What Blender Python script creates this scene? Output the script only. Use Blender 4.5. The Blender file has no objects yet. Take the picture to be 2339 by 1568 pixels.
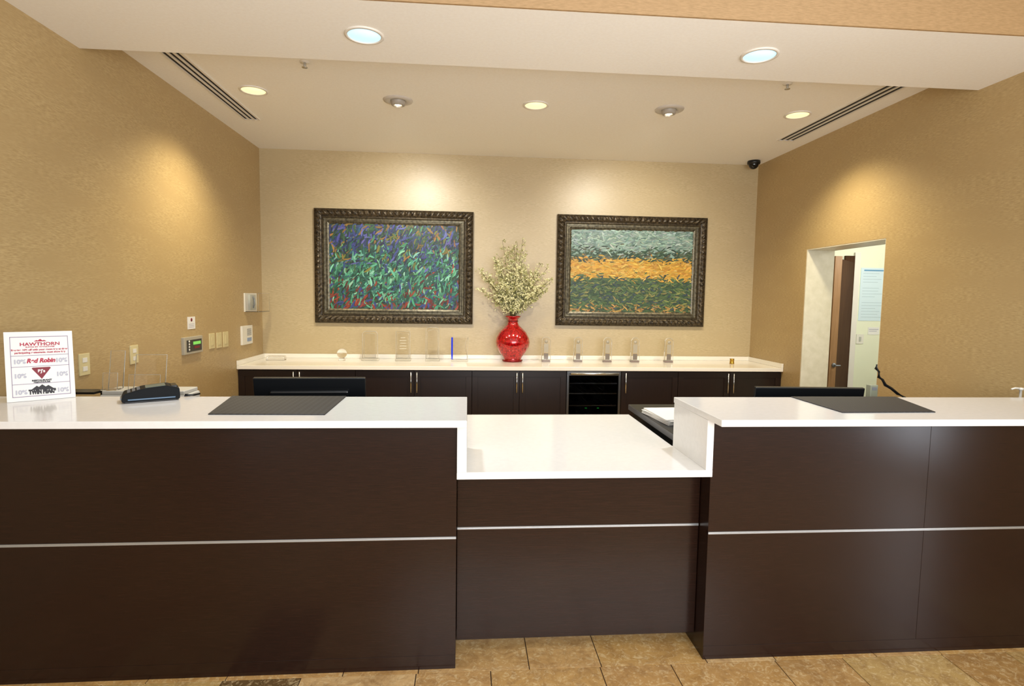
import bpy, bmesh, math, random
from mathutils import Vector, Matrix
random.seed(7)
SC=bpy.context.scene; COL=SC.collection
# ------------------------------------------------------------------ camera
H=1.566; FPX=1292.4
psi,pit,rho=[math.radians(a) for a in (4.4966,4.5318,0.8438)]
cp,sp,cs,ss=math.cos(pit),math.sin(pit),math.cos(psi),math.sin(psi)
Fv=Vector((ss*cp,cs*cp,-sp)); R0=Vector((cs,-ss,0)); U0=Vector((ss*sp,cs*sp,cp))
Rv=R0*math.cos(rho)+U0*math.sin(rho); Uv=U0*math.cos(rho)-R0*math.sin(rho)
cam=bpy.data.cameras.new('camera'); camo=bpy.data.objects.new('camera',cam); COL.objects.link(camo)
M=Matrix((Rv,Uv,-Fv)).transposed().to_4x4(); M.translation=Vector((0,0,H)); camo.matrix_world=M
cam.sensor_width=36; cam.lens=FPX/2339*36; cam.clip_start=.05; SC.camera=camo
def ray(u,v): return Fv+Rv*((u-1169.5)/FPX)+Uv*((784-v)/FPX)
def onX(u,v,x): d=ray(u,v); return d*(x/d.x)+Vector((0,0,H))
def onY(u,v,y): d=ray(u,v); return d*(y/d.y)+Vector((0,0,H))
def onZ(u,v,z): d=ray(u,v); return d*((z-H)/d.z)+Vector((0,0,H))
# ------------------------------------------------------------------ world dimensions
XL,XR,YB,ZC=-2.12,3.127,6.042,3.041
YS,ZS,YF=3.371,2.888,2.683
Xa,Xb,Yp,Zst,Ym=-.04,1.0375,2.289,.57,2.385
Xc,Xd,Ysf,Ysb,Zt,TT=0.0,1.0075,2.141,2.668,1.0956,.028
Ymf,Ymb,Zm,TM=2.269,3.419,.853,.03
Yc,Zcb,Zct,Zsp=5.351,.876,.912,.956
# ------------------------------------------------------------------ materials
def lin(c):
    if isinstance(c,str):
        c=c.lstrip('#'); c=[int(c[i:i+2],16)/255 for i in (0,2,4)]
    return tuple((x/12.92 if x<=.04045 else ((x+.055)/1.055)**2.4) for x in c)+(1,)
def mat(name,col,rough=.5,metal=0,**k):
    m=bpy.data.materials.new(name); m.use_nodes=True; b=m.node_tree.nodes['Principled BSDF']
    b.inputs['Base Color'].default_value=lin(col); b.inputs['Roughness'].default_value=rough; b.inputs['Metallic'].default_value=metal
    for a,v in k.items(): b.inputs[a.replace('_',' ')].default_value=v
    return m
def nodes(m): return m.node_tree.nodes,m.node_tree.links,m.node_tree.nodes['Principled BSDF']
def noise_mat(name,c1,c2,scale=(1,1,1),ns=8,detail=4,rough=.5,bump=0,c3=None,scale2=None,lo=.35,hi=.65,**k):
    m=mat(name,c1,rough,**k); N,L,b=nodes(m)
    tc=N.new('ShaderNodeTexCoord'); mp=N.new('ShaderNodeMapping'); mp.inputs['Scale'].default_value=scale
    nz=N.new('ShaderNodeTexNoise'); nz.inputs['Scale'].default_value=ns; nz.inputs['Detail'].default_value=detail; nz.inputs['Roughness'].default_value=.6
    L.new(tc.outputs['Object'],mp.inputs[0]); L.new(mp.outputs[0],nz.inputs['Vector'])
    r=N.new('ShaderNodeValToRGB'); r.color_ramp.elements[0].color=lin(c1); r.color_ramp.elements[1].color=lin(c2)
    r.color_ramp.elements[0].position=lo; r.color_ramp.elements[1].position=hi
    L.new(nz.outputs['Fac'],r.inputs[0]); out=r.outputs[0]
    if c3:
        mp2=N.new('ShaderNodeMapping'); mp2.inputs['Scale'].default_value=scale2 or (1,1,1)
        n2=N.new('ShaderNodeTexNoise'); n2.inputs['Scale'].default_value=3; n2.inputs['Detail'].default_value=6
        L.new(tc.outputs['Object'],mp2.inputs[0]); L.new(mp2.outputs[0],n2.inputs['Vector'])
        r2=N.new('ShaderNodeValToRGB'); r2.color_ramp.elements[0].position=.4; r2.color_ramp.elements[1].position=.7
        L.new(n2.outputs['Fac'],r2.inputs[0])
        mx=N.new('ShaderNodeMix'); mx.data_type='RGBA'; L.new(r2.outputs[0],mx.inputs[0]); L.new(out,mx.inputs[6]); mx.inputs[7].default_value=lin(c3); out=mx.outputs[2]
    L.new(out,b.inputs['Base Color'])
    if bump:
        bp=N.new('ShaderNodeBump'); bp.inputs['Strength'].default_value=bump; bp.inputs['Distance'].default_value=.003
        L.new(nz.outputs['Fac'],bp.inputs['Height']); L.new(bp.outputs[0],b.inputs['Normal'])
    return m
def emis(name,col,s):
    m=mat(name,col,.4); b=m.node_tree.nodes['Principled BSDF']
    b.inputs['Emission Color'].default_value=lin(col); b.inputs['Emission Strength'].default_value=s; return m
def attr_mat(name,rough=.6,noise=0,nscale=9,dark='#3a2412'):
    m=mat(name,'#888888',rough); N,L,b=nodes(m); a=N.new('ShaderNodeAttribute'); a.attribute_name='Col'; out=a.outputs['Color']
    if noise:
        for (sc,dk,lo,hi,amt) in ((nscale,dark,.47,.62,noise),(nscale*3.3,'#ecd2a0',.5,.64,.6),(nscale*.45,'#8e6638',.48,.66,.45),(nscale*7,'#74502c',.58,.7,.42)):
            tc=N.new('ShaderNodeTexCoord'); nz=N.new('ShaderNodeTexNoise'); nz.inputs['Scale'].default_value=sc; nz.inputs['Detail'].default_value=9; nz.inputs['Roughness'].default_value=.7; nz.inputs['Distortion'].default_value=1.6
            L.new(tc.outputs['Object'],nz.inputs['Vector']); r=N.new('ShaderNodeValToRGB'); r.color_ramp.elements[0].position=lo; r.color_ramp.elements[1].position=hi
            L.new(nz.outputs['Fac'],r.inputs[0]); mx=N.new('ShaderNodeMix'); mx.data_type='RGBA'; mx.blend_type='MIX'
            ml=N.new('ShaderNodeMath'); ml.operation='MULTIPLY'; ml.inputs[1].default_value=amt; L.new(r.outputs[0],ml.inputs[0])
            L.new(ml.outputs[0],mx.inputs[0]); L.new(out,mx.inputs[6]); mx.inputs[7].default_value=lin(dk); out=mx.outputs[2]
    L.new(out,b.inputs['Base Color']); return m
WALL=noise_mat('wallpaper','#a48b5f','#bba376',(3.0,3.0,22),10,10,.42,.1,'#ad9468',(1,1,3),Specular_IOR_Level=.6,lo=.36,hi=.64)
WALLB=noise_mat('wallpaper_cool_lit','#b09d77','#c4b28c',(3.0,3.0,22),10,10,.38,.08,'#b9a680',(1,1,3),Specular_IOR_Level=.7,lo=.36,hi=.64)  # same wallpaper, coloured paler and greyer for the cool light on it
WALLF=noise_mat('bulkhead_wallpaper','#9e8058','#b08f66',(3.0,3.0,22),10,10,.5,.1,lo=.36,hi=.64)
JAMB=noise_mat('jamb_paper','#d0cab6','#dcd6c5',(3,3,3),4,6,.4,.05)
CEIL=noise_mat('ceiling_paint','#f2efe8','#f5f3ed',(1,1,1),60,2,.6,.04)
QUARTZ=noise_mat('quartz','#dfdedc','#e3e2e0',(1,1,1),40,3,.13,0)
QUARTZ2=mat('cream_quartz','#efeadf',.15)
WOOD=noise_mat('dark_laminate','#1a0e09','#2a1710',(1.5,1.5,75),8,6,.23,.02,Specular_IOR_Level=.38)
WOOD2=noise_mat('dark_cabinet','#170b08','#1e100c',(20,20,1),5,4,.35,0)
STEEL=mat('brushed_steel','#c9cccf',.25,1)
STEELD=mat('dark_steel','#7f8184',.3,1)
CHROME=mat('satin_silver','#c6ccd2',.3,.8)
BLACKP=mat('black_plastic','#0e0f11',.35)
BLUEBLK=mat('reader_black','#0d1013',.6,0,Specular_IOR_Level=.15)
MONB=mat('monitor_black','#0d1013',.3)
GREYP=mat('grey_plastic','#7d8186',.4)
DKEY=mat('key_grey','#5a6068',.4)
PALEG=mat('pale_grey_plastic','#b4b6ac',.4)
WHITEP=mat('white_plastic','#dddad0',.35)
TRAYC=mat('tray_grey_white','#c2c0b8',.4)
IVORY=mat('ivory_plastic','#cfc294',.4)
def mat_weave():
    m=mat('woven_mat','#1b1b1e',.6); N,L,b=nodes(m); tc=N.new('ShaderNodeTexCoord'); ck=N.new('ShaderNodeTexChecker'); ck.inputs['Scale'].default_value=55
    mp=N.new('ShaderNodeMapping'); mp.inputs['Rotation'].default_value=(0,0,.78); L.new(tc.outputs['Object'],mp.inputs[0]); L.new(mp.outputs[0],ck.inputs['Vector'])
    ck.inputs['Color1'].default_value=lin('#151517'); ck.inputs['Color2'].default_value=lin('#2a2a2f'); L.new(ck.outputs['Color'],b.inputs['Base Color']); return m
MAT=mat_weave()
DESKM=noise_mat('dark_desk','#1c1d1f','#262729',(1,1,1),30,3,.4,0)
EDGEM=mat('desk_edge','#5b5c60',.4)
SLOT=mat('slot_dark','#17130f',.7)
TRIMW=mat('white_trim','#e4dfd6',.4)
GLASS=mat('clear_acrylic','#ffffff',.01,0,Transmission_Weight=1.0,IOR=1.35)
CLEAR2=mat('thin_cover','#ffffff',.02,0,Transmission_Weight=1.0,IOR=1.08)
TINT=mat('tinted_pane','#9c9c9e',.03,0,Transmission_Weight=1.0,IOR=1.2)
RIM=mat('bright_acrylic_edge','#f2eee2',.08,0,Transmission_Weight=.7,IOR=1.3)  # pale tint stands in for light caught along clear edges
GLASSB=mat('blue_glow','#1a30c8',.1,0,Emission_Color=(.02,.05,.6,1),Emission_Strength=.2)  # faint emission added so the blue edge looks lit
SMOKE=mat('smoked_face','#a89f8e',.2)
SMOKED=mat('smoked_dark','#7a7068',.2)
ETCH=mat('etched_grey','#cdc5b0',.4)
PLUM=mat('dark_foot','#857670',.2)
DARKG=mat('dark_glass','#0a0a0c',.05)
PAPER=mat('paper','#e2e1de',.7)
PAPERB=mat('blue_paper','#cddfe8',.7)
RED=mat('print_red','#a8173a',.6); INK=mat('print_black','#222026',.6); GREYT=mat('print_grey','#b0b0bb',.6); MAROON=mat('print_maroon','#7a1a2a',.6); PURP=mat('print_purple','#857390',.6)
GREENL=emis('green_lcd','#63b04a',.7); GREENLED=emis('green_led','#1f9a34',.8)
GOLD=mat('brass','#b8943e',.3,1)
HALLW=mat('hall_paint','#e4e7cf',.7)
DOORW=noise_mat('door_wood','#8a6640','#9c7650',(12,12,1),4,5,.5,0)
DOORD=noise_mat('door_brown','#402a1c','#503826',(12,12,1),4,5,.8,0,Specular_IOR_Level=.1)
LENSC=emis('cool_lens','#bce8ff',.82); LENSW=emis('warm_lens','#fff0b4',.9); BULB=emis('bulb','#fff2cc',5)
STEM=mat('stem_green','#6b6a42',.6); BLOSS=mat('cream_blossom','#e4e0b4',.6); LEAF=mat('dusty_leaf','#a6a66c',.6)
FLOORM=attr_mat('travertine_tile',.12,.4,9,'#86603a'); GROUT=mat('grout','#4a3622',.8)
CANV=attr_mat('canvas_paint',.5)
BRONZE=noise_mat('bronze_frame','#1e1914','#5a4e3a',(1,1,1),45,4,.38,.3,metal=.55)
LINER=noise_mat('pewter_liner','#3f3a2e','#6e6753',(1,1,1),40,3,.35,.1,metal=.6)
def vase_mat():
    m=mat('red_mosaic_glaze','#b00c14',.15,.35,Coat_Weight=.9,Coat_Roughness=.05); N,L,b=nodes(m)
    tc=N.new('ShaderNodeTexCoord'); v=N.new('ShaderNodeTexVoronoi'); v.inputs['Scale'].default_value=60; v.feature='F1'
    L.new(tc.outputs['Object'],v.inputs['Vector']); r=N.new('ShaderNodeValToRGB'); r.color_ramp.elements[0].color=lin('#cc1018'); r.color_ramp.elements[1].color=lin('#86080e'); r.color_ramp.elements[0].position=.3; r.color_ramp.elements[1].position=.8
    L.new(v.outputs['Distance'],r.inputs[0]); L.new(r.outputs[0],b.inputs['Base Color'])
    bp=N.new('ShaderNodeBump'); bp.inputs['Strength'].default_value=.08; bp.inputs['Distance'].default_value=.002; L.new(v.outputs['Distance'],bp.inputs['Height']); L.new(bp.outputs[0],b.inputs['Normal'])
    return m
VASE=vase_mat()
# ------------------------------------------------------------------ mesh builder
def wloc(o):
    v=Vector((0,0,0))
    while o: v+=o.location; o=o.parent
    return v
class MB:
    def __init__(s): s.bm=bmesh.new(); s.col=None
    def box(s,x0,x1,y0,y1,z0,z1,bev=0,seg=2,rot=None):
        x0,x1=sorted((x0,x1)); y0,y1=sorted((y0,y1)); z0,z1=sorted((z0,z1))
        t=bmesh.new(); vs=[t.verts.new((x,y,z)) for x in (x0,x1) for y in (y0,y1) for z in (z0,z1)]
        for f in ((0,1,3,2),(4,6,7,5),(0,4,5,1),(2,3,7,6),(0,2,6,4),(1,5,7,3)): t.faces.new([vs[i] for i in f])
        bmesh.ops.recalc_face_normals(t,faces=t.faces)
        if bev: bmesh.ops.bevel(t,geom=t.edges[:]+t.verts[:],offset=bev,segments=seg,affect='EDGES',profile=.5)
        s.add(t,rot); return s
    def add(s,t,mtx=None):
        if mtx: bmesh.ops.transform(t,matrix=mtx,verts=t.verts)
        me=bpy.data.meshes.new('t'); t.to_mesh(me); t.free(); s.bm.from_mesh(me); bpy.data.meshes.remove(me)
    def prism(s,pts,z0,z1,bev=0):
        t=bmesh.new(); a=[t.verts.new((p[0],p[1],z0)) for p in pts]; b=[t.verts.new((p[0],p[1],z1)) for p in pts]
        t.faces.new(a); t.faces.new(b); n=len(pts)
        for i in range(n): t.faces.new((a[i],a[(i+1)%n],b[(i+1)%n],b[i]))
        bmesh.ops.recalc_face_normals(t,faces=t.faces)
        if bev: bmesh.ops.bevel(t,geom=t.edges[:]+t.verts[:],offset=bev,segments=2,affect='EDGES',profile=.5)
        s.add(t); return s
    def extr(s,pts,o,a,b,n,depth):
        t=bmesh.new(); P=[Vector(o)+Vector(a)*p[0]+Vector(b)*p[1] for p in pts]; Q=[p+Vector(n)*depth for p in P]
        va=[t.verts.new(p) for p in P]; vb=[t.verts.new(p) for p in Q]; t.faces.new(va); t.faces.new(vb); k=len(P)
        for i in range(k): t.faces.new((va[i],va[(i+1)%k],vb[(i+1)%k],vb[i]))
        bmesh.ops.recalc_face_normals(t,faces=t.faces); s.add(t); return s
    def lathe(s,prof,c=(0,0,0),seg=32,axis='Z',flip=1):
        t=bmesh.new(); rings=[]
        for r,z in prof:
            if r<1e-6: rings.append([t.verts.new((0,0,z))])
            else: rings.append([t.verts.new((r*math.cos(2*math.pi*i/seg),r*math.sin(2*math.pi*i/seg),z)) for i in range(seg)])
        for A,B in zip(rings,rings[1:]):
            for i in range(seg):
                j=(i+1)%seg
                if len(A)==1 and len(B)==1: continue
                if len(A)==1: t.faces.new((A[0],B[i],B[j]))
                elif len(B)==1: t.faces.new((A[i],A[j],B[0]))
                else: t.faces.new((A[i],A[j],B[j],B[i]))
        bmesh.ops.recalc_face_normals(t,faces=t.faces)
        for f in t.faces: f.smooth=True
        m=Matrix.Translation(Vector(c))
        if axis=='Y': m=m@Matrix.Rotation(math.pi/2,4,'X')
        if axis=='X': m=m@Matrix.Rotation(math.pi/2,4,'Y')
        s.add(t,m); return s
    def cyl(s,c,r,h,axis='Z',seg=24,r2=None):
        r2=r if r2 is None else r2
        return s.lathe([(0,0),(r,0),(r2,h),(0,h)],c,seg,axis)
    def tube(s,pts,r,seg=8,closed=False):
        pts=[Vector(p) for p in pts]; t=bmesh.new(); rings=[]
        for i,p in enumerate(pts):
            d=(pts[min(i+1,len(pts)-1)]-pts[max(i-1,0)]).normalized(); a=d.orthogonal().normalized(); b=d.cross(a)
            rr=r[i] if isinstance(r,(list,tuple)) else r
            rings.append([t.verts.new(p+(a*math.cos(2*math.pi*k/seg)+b*math.sin(2*math.pi*k/seg))*rr) for k in range(seg)])
        for A,B in zip(rings,rings[1:]):
            best=min(range(seg),key=lambda q:(A[0].co-B[q].co).length)
            for k in range(seg): t.faces.new((A[k],A[(k+1)%seg],B[(k+1+best)%seg],B[(k+best)%seg]))
            B[:]=B[best:]+B[:best]
        t.faces.new(rings[0]); t.faces.new(rings[-1]); bmesh.ops.recalc_face_normals(t,faces=t.faces)
        for f in t.faces: f.smooth=True
        s.add(t); return s
    def text(s,body,size,o,a,b,n,ax='CENTER',shear=0,sx=1,bold=0):
        cu=bpy.data.curves.new('t','FONT'); cu.body=body; cu.size=size; cu.align_x=ax; cu.align_y='CENTER'; cu.shear=shear; cu.offset=bold
        ob=bpy.data.objects.new('t',cu); COL.objects.link(ob); dg=bpy.context.evaluated_depsgraph_get(); dg.update()
        me=bpy.data.meshes.new_from_object(ob.evaluated_get(dg)); bpy.data.objects.remove(ob); bpy.data.curves.remove(cu)
        t=bmesh.new(); t.from_mesh(me); bpy.data.meshes.remove(me)
        A=Vector(a)*sx; m=Matrix((A,Vector(b),Vector(n))).transposed().to_4x4(); m.translation=Vector(o); s.add(t,m); return s
    def build(s,name,m,parent=None):
        me=bpy.data.meshes.new(name)
        if parent is not None: off=wloc(parent)
        else:
            vs=[v.co for v in s.bm.verts]; xs=[v.x for v in vs]; ys=[v.y for v in vs]; zs=[v.z for v in vs]
            off=Vector(((min(xs)+max(xs))/2,(min(ys)+max(ys))/2,min(zs)))
        bmesh.ops.translate(s.bm,vec=-off,verts=s.bm.verts); s.bm.to_mesh(me); s.bm.free(); me.materials.append(m)
        o=bpy.data.objects.new(name,me); COL.objects.link(o)
        if parent is not None: o.parent=parent
        else: o.location=off
        return o
def thing(name,label,cat,loc=(0,0,0),group=None):
    o=bpy.data.objects.new(name,None); COL.objects.link(o); o.location=loc; o.empty_display_size=.1; return tag(o,label,cat,group)
def tag(o,label,cat,group=None):
    o['label']=label; o['category']=cat
    if group: o['group']=group
    return o
def struct(o): o['kind']='structure'; return o
def dup(root,loc,label,rz=None):
    r=root.copy(); COL.objects.link(r); r.location=loc; r['label']=label
    if rz is not None: r.rotation_euler.z=rz
    for ch in list(root.children):
        c=ch.copy(); COL.objects.link(c); c.parent=r
        for g in ch.children:
            d=g.copy(); COL.objects.link(d); d.parent=c
    return r
# ------------------------------------------------------------------ setting
ZW=4.1; YN=-.8; YRN=1.1
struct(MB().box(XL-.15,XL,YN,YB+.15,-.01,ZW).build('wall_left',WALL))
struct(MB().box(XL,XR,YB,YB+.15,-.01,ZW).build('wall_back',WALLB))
yfar=onX(1836,700,XR).y; ynear=onX(2014,700,XR).y; ztop=onX(1843,570,XR).z
XW=onY(1898,700,yfar).x
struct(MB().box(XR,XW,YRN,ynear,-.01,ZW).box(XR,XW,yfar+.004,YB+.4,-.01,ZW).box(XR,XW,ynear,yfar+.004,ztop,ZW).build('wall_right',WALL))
struct(MB().box(XR+.002,XW+.001,yfar-.008,yfar+.003,0,ztop).box(XR+.002,XW+.001,ynear-.001,ynear+.006,0,ztop).box(XR+.002,XW+.001,ynear,yfar-.008,ztop-.008,ztop+.001).build('trim_1',JAMB))
struct(MB().box(XL,XR,YS,YB,ZC,ZC+.1).box(XL,XR,YF+.012,YS,ZS,ZC+.1).build('ceiling',CEIL))
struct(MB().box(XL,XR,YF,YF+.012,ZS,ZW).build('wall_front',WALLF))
# floor tiles
bm=bmesh.new(); cl=bm.loops.layers.float_color.new('Col')
pal=['#c49a60','#cda46a','#bc9258','#caa768','#c69c5e','#d5b07a']
dk=onZ(600,1562,0)
def tile(x0,x1,y0,y1):
    g=.0022; c=lin(random.choice(pal)); k=random.uniform(.88,1.12)
    if x0<dk.x<x1 and y0<dk.y<y1: k=.25
    c=(c[0]*k,c[1]*k,c[2]*k,1)
    a=[bm.verts.new(p) for p in ((x0+g,y0+g,0),(x1-g,y0+g,0),(x1-g,y1-g,0),(x0+g,y1-g,0))]
    b=[bm.verts.new(p) for p in ((x0+g,y0+g,-.006),(x1-g,y0+g,-.006),(x1-g,y1-g,-.006),(x0+g,y1-g,-.006))]
    fs=[bm.faces.new(a)]+[bm.faces.new((a[i],b[i],b[(i+1)%4],a[(i+1)%4])) for i in range(4)]
    for f in fs:
        for l in f.loops: l[cl]=c
rows=[(2.264,2.72,.273,0),(1.80,2.264,.108,1),(1.49,1.80,.27,0),(1.03,1.49,.0,1),(.72,1.03,.2,0),(.26,.72,.35,1),(-.05,.26,.1,0),(-.5,-.05,.25,1),(-.8,-.5,.0,0)]
y=-.8
for k in range(8): rows.append((y-.4,y,.1*k%.3,k%2)); y-=.4
y=2.72
while y<YB: 
    h=random.choice((.31,.46)); rows.append((y,min(y+h,YB),random.uniform(0,.3),1)); y+=h
for (y0,y1,xs,ph) in rows:
    x=xs; k=ph; XM=XR if y1>YRN+.4 else 5.2
    edges=[x]
    while x<XM: x+=(.31,.467)[k%2]; k+=1; edges.append(min(x,XM))
    x=xs; k=ph+1
    while x>XL: x-=(.31,.467)[k%2]; k+=1; edges.insert(0,max(x,XL))
    for a,b in zip(edges,edges[1:]):
        if b-a>.02: tile(a,b,y0,y1)
me=bpy.data.meshes.new('floor'); bm.to_mesh(me); bm.free(); me.materials.append(FLOORM)
fl=bpy.data.objects.new('floor',me); COL.objects.link(fl); struct(fl)
struct(MB().box(XL,XR,-4,YB,-.03,-.003).build('floor_base',GROUT))
# back hallway seen through the doorway
YH=6.4; XH=6.3
struct(MB().box(XW,XH,YH,YH+.1,-.01,2.75).build('wall_hall_back',HALLW))
struct(MB().box(XH,XH+.1,3.2,YH+.1,-.01,2.75).build('wall_hall_right',HALLW))
struct(MB().box(XW,XH,3.1,3.2,-.01,2.75).build('wall_hall_front',HALLW))
struct(MB().box(XW,XH,3.2,YH,2.6,2.7).build('ceiling_hall',CEIL))
struct(MB().box(XW,XH,3.2,YH,-.06,-.001).build('floor_hall',GROUT))
a=onY(1904,700,5.75); b=onY(1919,700,5.75); c=onY(1944,700,YH-.03); zt=onY(1904,585,5.75).z
d0=MB().box(a.x-.01,b.x-.004,5.75,5.80,0,zt,.003).build('door_1',DOORW); struct(d0)
pn=MB()
pn.prism([(b.x-.03,5.801),(b.x-.005,5.801),(c.x,YH-.035),(c.x-.03,YH-.035)],0.005,zt-.02); pn.build('door_panel',DOORD,d0)
hb=onY(1902,835,5.72); MB().cyl((hb.x+.03,5.75,hb.z),.022,.012,'Y').tube([(hb.x+.03,5.745,hb.z),(hb.x+.03,5.70,hb.z),(hb.x+.07,5.695,hb.z)],.007).build('door_handle',GREYP,d0)
c2=onY(1955,700,YH-.01)
struct(MB().box(c.x-.10,c.x+.015,YH-.03,YH,0,zt+.06,.002).build('trim_2',DOORD))
struct(MB().box(c.x+.016,c2.x+.01,YH-.03,YH,0,zt+.10,.002).build('trim_6',TRIMW))
# ------------------------------------------------------------------ front counter
def strip(mb,x0,x1,y,z): mb.box(x0,x1,y-.003,y+.002,z-.0055,z-.0008,.0008,1); mb.box(x0,x1,y-.003,y+.002,z+.0008,z+.0055,.0008,1); mb.box(x0,x1,y-.001,y+.002,z-.002,z+.002); return mb
SH=.006
def counter(x0,x1,seams,label):
    t=thing('reception_counter',label,'counter',((x0+x1)/2,2.45,0))
    MB().box(x0+.001,x1-.001,Yp+.02,2.64,0,Zt-TT).build('body',WOOD,t)
    xs=[x0]+seams+[x1]
    for a,b in zip(xs,xs[1:]):
        MB().box(a+.0005,b-.0005,Yp,Yp+.019,Zst+SH,Zt-TT,.0006,1).build('front_panel',WOOD,t)
        MB().box(a+.0005,b-.0005,Yp,Yp+.019,.0,Zst-SH,.0006,1).build('front_panel',WOOD,t)
    MB().box(x0+.0005,x1-.0005,Yp-.0015,Yp+.001,0,.06,.0005,1).build('kick_board',WOOD,t)
    strip(MB(),x0+.001,x1-.001,Yp,Zst).build('metal_strip',CHROME,t)
XRE=XR-.002; XLE=XL+.002
counter(XLE,Xa,[],'tall dark wood counter under the white top with the card reader')
seam=onY(2122,1050,Yp).x
counter(Xb,XRE,[seam],'tall dark wood counter right of the low middle section')
t=thing('reception_counter','low recessed dark wood counter between the two tall sections','counter',((Xa+Xb)/2,2.6,0))
MB().box(Xa+.002,Xb-.002,Ym+.02,3.38,.07,Zm-TM).build('body',WOOD,t)
MB().box(Xa+.002,Xb-.002,2.488,2.51,0,.07).build('toe_kick',WOOD2,t)
MB().box(Xa+.002,Xb-.002,2.511,3.38,0,.07).build('plinth',WOOD2,t)
MB().box(Xa+.002,Xb-.002,Ym,Ym+.019,Zst+SH,Zm-TM,.0006,1).build('front_panel',WOOD,t)
MB().box(Xa+.002,Xb-.002,Ym,Ym+.019,.065,Zst-SH,.0006,1).build('front_panel',WOOD,t)
strip(MB(),Xa+.002,Xb-.002,Ym,Zst).build('metal_strip',CHROME,t)
tag(MB().box(XLE,Xc,Ysf,Ysb,Zt-TT,Zt,.003).build('countertop',QUARTZ),'long raised white stone countertop carrying the framed notice and card reader','countertop')
tag(MB().box(Xd,XRE,Ysf,Ysb,Zt-TT,Zt,.003).build('countertop',QUARTZ),'raised white stone countertop on the right with one dark mat','countertop')
t=thing('countertop','low white stone countertop between upright white end panels','countertop',((Xa+Xb)/2,2.8,Zm-TM))
mb=MB().prism([(Xa,Ymf),(Xb,Ymf),(Xb,Ysb),(Xd,Ysb),(Xd,Ymb),(Xc,Ymb),(Xc,Ysb),(Xa,Ysb)],Zm-TM,Zm,.002); mb.build('top_slab',QUARTZ,t)
MB().box(Xa+.0005,Xc,Ymf,Ysb-.01,Zm,Zt-TT,.0015).build('end_panel',QUARTZ,t)
MB().box(Xd,Xb-.0005,Ymf,Ysb-.01,Zm,Zt-TT,.0015).build('end_panel',QUARTZ,t)
def quadmat(px,label):
    P=[onZ(u,v,Zt) for u,v in px]; P=[(p.x,min(p.y,Ysb-.003)) for p in P]
    tag(MB().prism(P,Zt+.0004,Zt+.004,.001).build('counter_mat',MAT),label,'mat','dark counter mats')
quadmat([(475,948),(742,949),(792,906),(534,905)],'dark woven mat lying between the card reader and the low counter')
quadmat([(1924,944),(2137,943),(2040,907),(1800,906)],'dark woven mat lying on the right raised countertop')
# ------------------------------------------------------------------ staff desks
def desk(x0,x1,y0,y1,z,label,name='office_desk'):
    t=thing(name,label,'desk',((x0+x1)/2,(y0+y1)/2,0))
    MB().box(x0,x1,y0,y1,z-.035,z,.002).build('desktop',DESKM,t)
    if name!='office_desk': MB().box(x0-.002,x0+.001,y0+.003,y1-.003,z-.033,z-.002).build('edge_band',EDGEM,t)
    MB().box(x0+.03,x0+.055,y0+.02,y1-.02,0,z-.035).build('side_panel',DESKM,t)
    MB().box(x1-.055,x1-.03,y0+.02,y1-.02,0,z-.035).build('side_panel',DESKM,t)
    MB().box(x0+.055,x1-.055,y0+.03,y0+.05,.2,z-.036).build('modesty_panel',DESKM,t)
desk(XLE,-.045,2.675,3.45,.76,'dark staff desk behind the left raised counter')
desk(1.56,XRE,2.675,3.45,.76,'dark staff desk behind the right raised counter')
yrb=onZ(1440,924,.89).y
desk(1.045,1.555,2.675,yrb,.89,'dark return desk with papers beside the low white counter','return_desk')
p=onZ(1510,955,.89)
pc=MB()
for i in range(14):
    m=Matrix.Translation((p.x+.08,p.y-.02,.8905+i*.0022))@Matrix.Rotation(.12+random.uniform(-.09,.09),4,'Z')
    pc.box(-.13,.13,-.17,.17,0,.0018,rot=m)
tag(pc.build('paper_stack',PAPER),'loose stack of white papers on the dark return desk','papers')
def monitor(u0,u1,v,y,zd,label,yaw,drop):
    A=onY(u0,v,y); B=onY(u1,v+drop,y); cx=(A.x+B.x)/2; w=(B.x-A.x)/1.0; zt=(A.z+B.z)/2; t=thing('monitor',label,'monitor',(0,0,0),'staff monitors')
    h=min(.34,zt-zd-.05)
    m=Matrix.Translation((0,0,zt-zd))@Matrix.Rotation(math.radians(9),4,'X')
    MB().box(-w/2,w/2,-.012,.012,-h,0,.004,rot=m).build('bezel',MONB,t)
    MB().box(-w/2+.012,w/2-.012,.0125,.0135,-h+.015,-.012,rot=m).build('screen',DARKG,t)
    MB().box(-w*.35,w*.35,-.035,-.012,-h*.8,-h*.2,.008,rot=m).build('back_housing',MONB,t)
    MB().box(-.035,.035,-.06+.0,-.03,.01,max(.1,zt-zd-h*.55),.003).build('stand_neck',BLACKP,t)
    MB().box(-.12,.12,-.13,.07,0,.012,.004).build('stand_base',BLACKP,t)
    t.location=(cx,y,zd); t.rotation_euler.z=yaw
monitor(580,834,862,3.0,.7605,'black monitor seen from behind, beside the left dark mat',math.radians(2),1)
monitor(1728,1969,882,3.0,.7605,'black monitor seen from behind, near the right dark mat',math.radians(-3),6)
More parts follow.
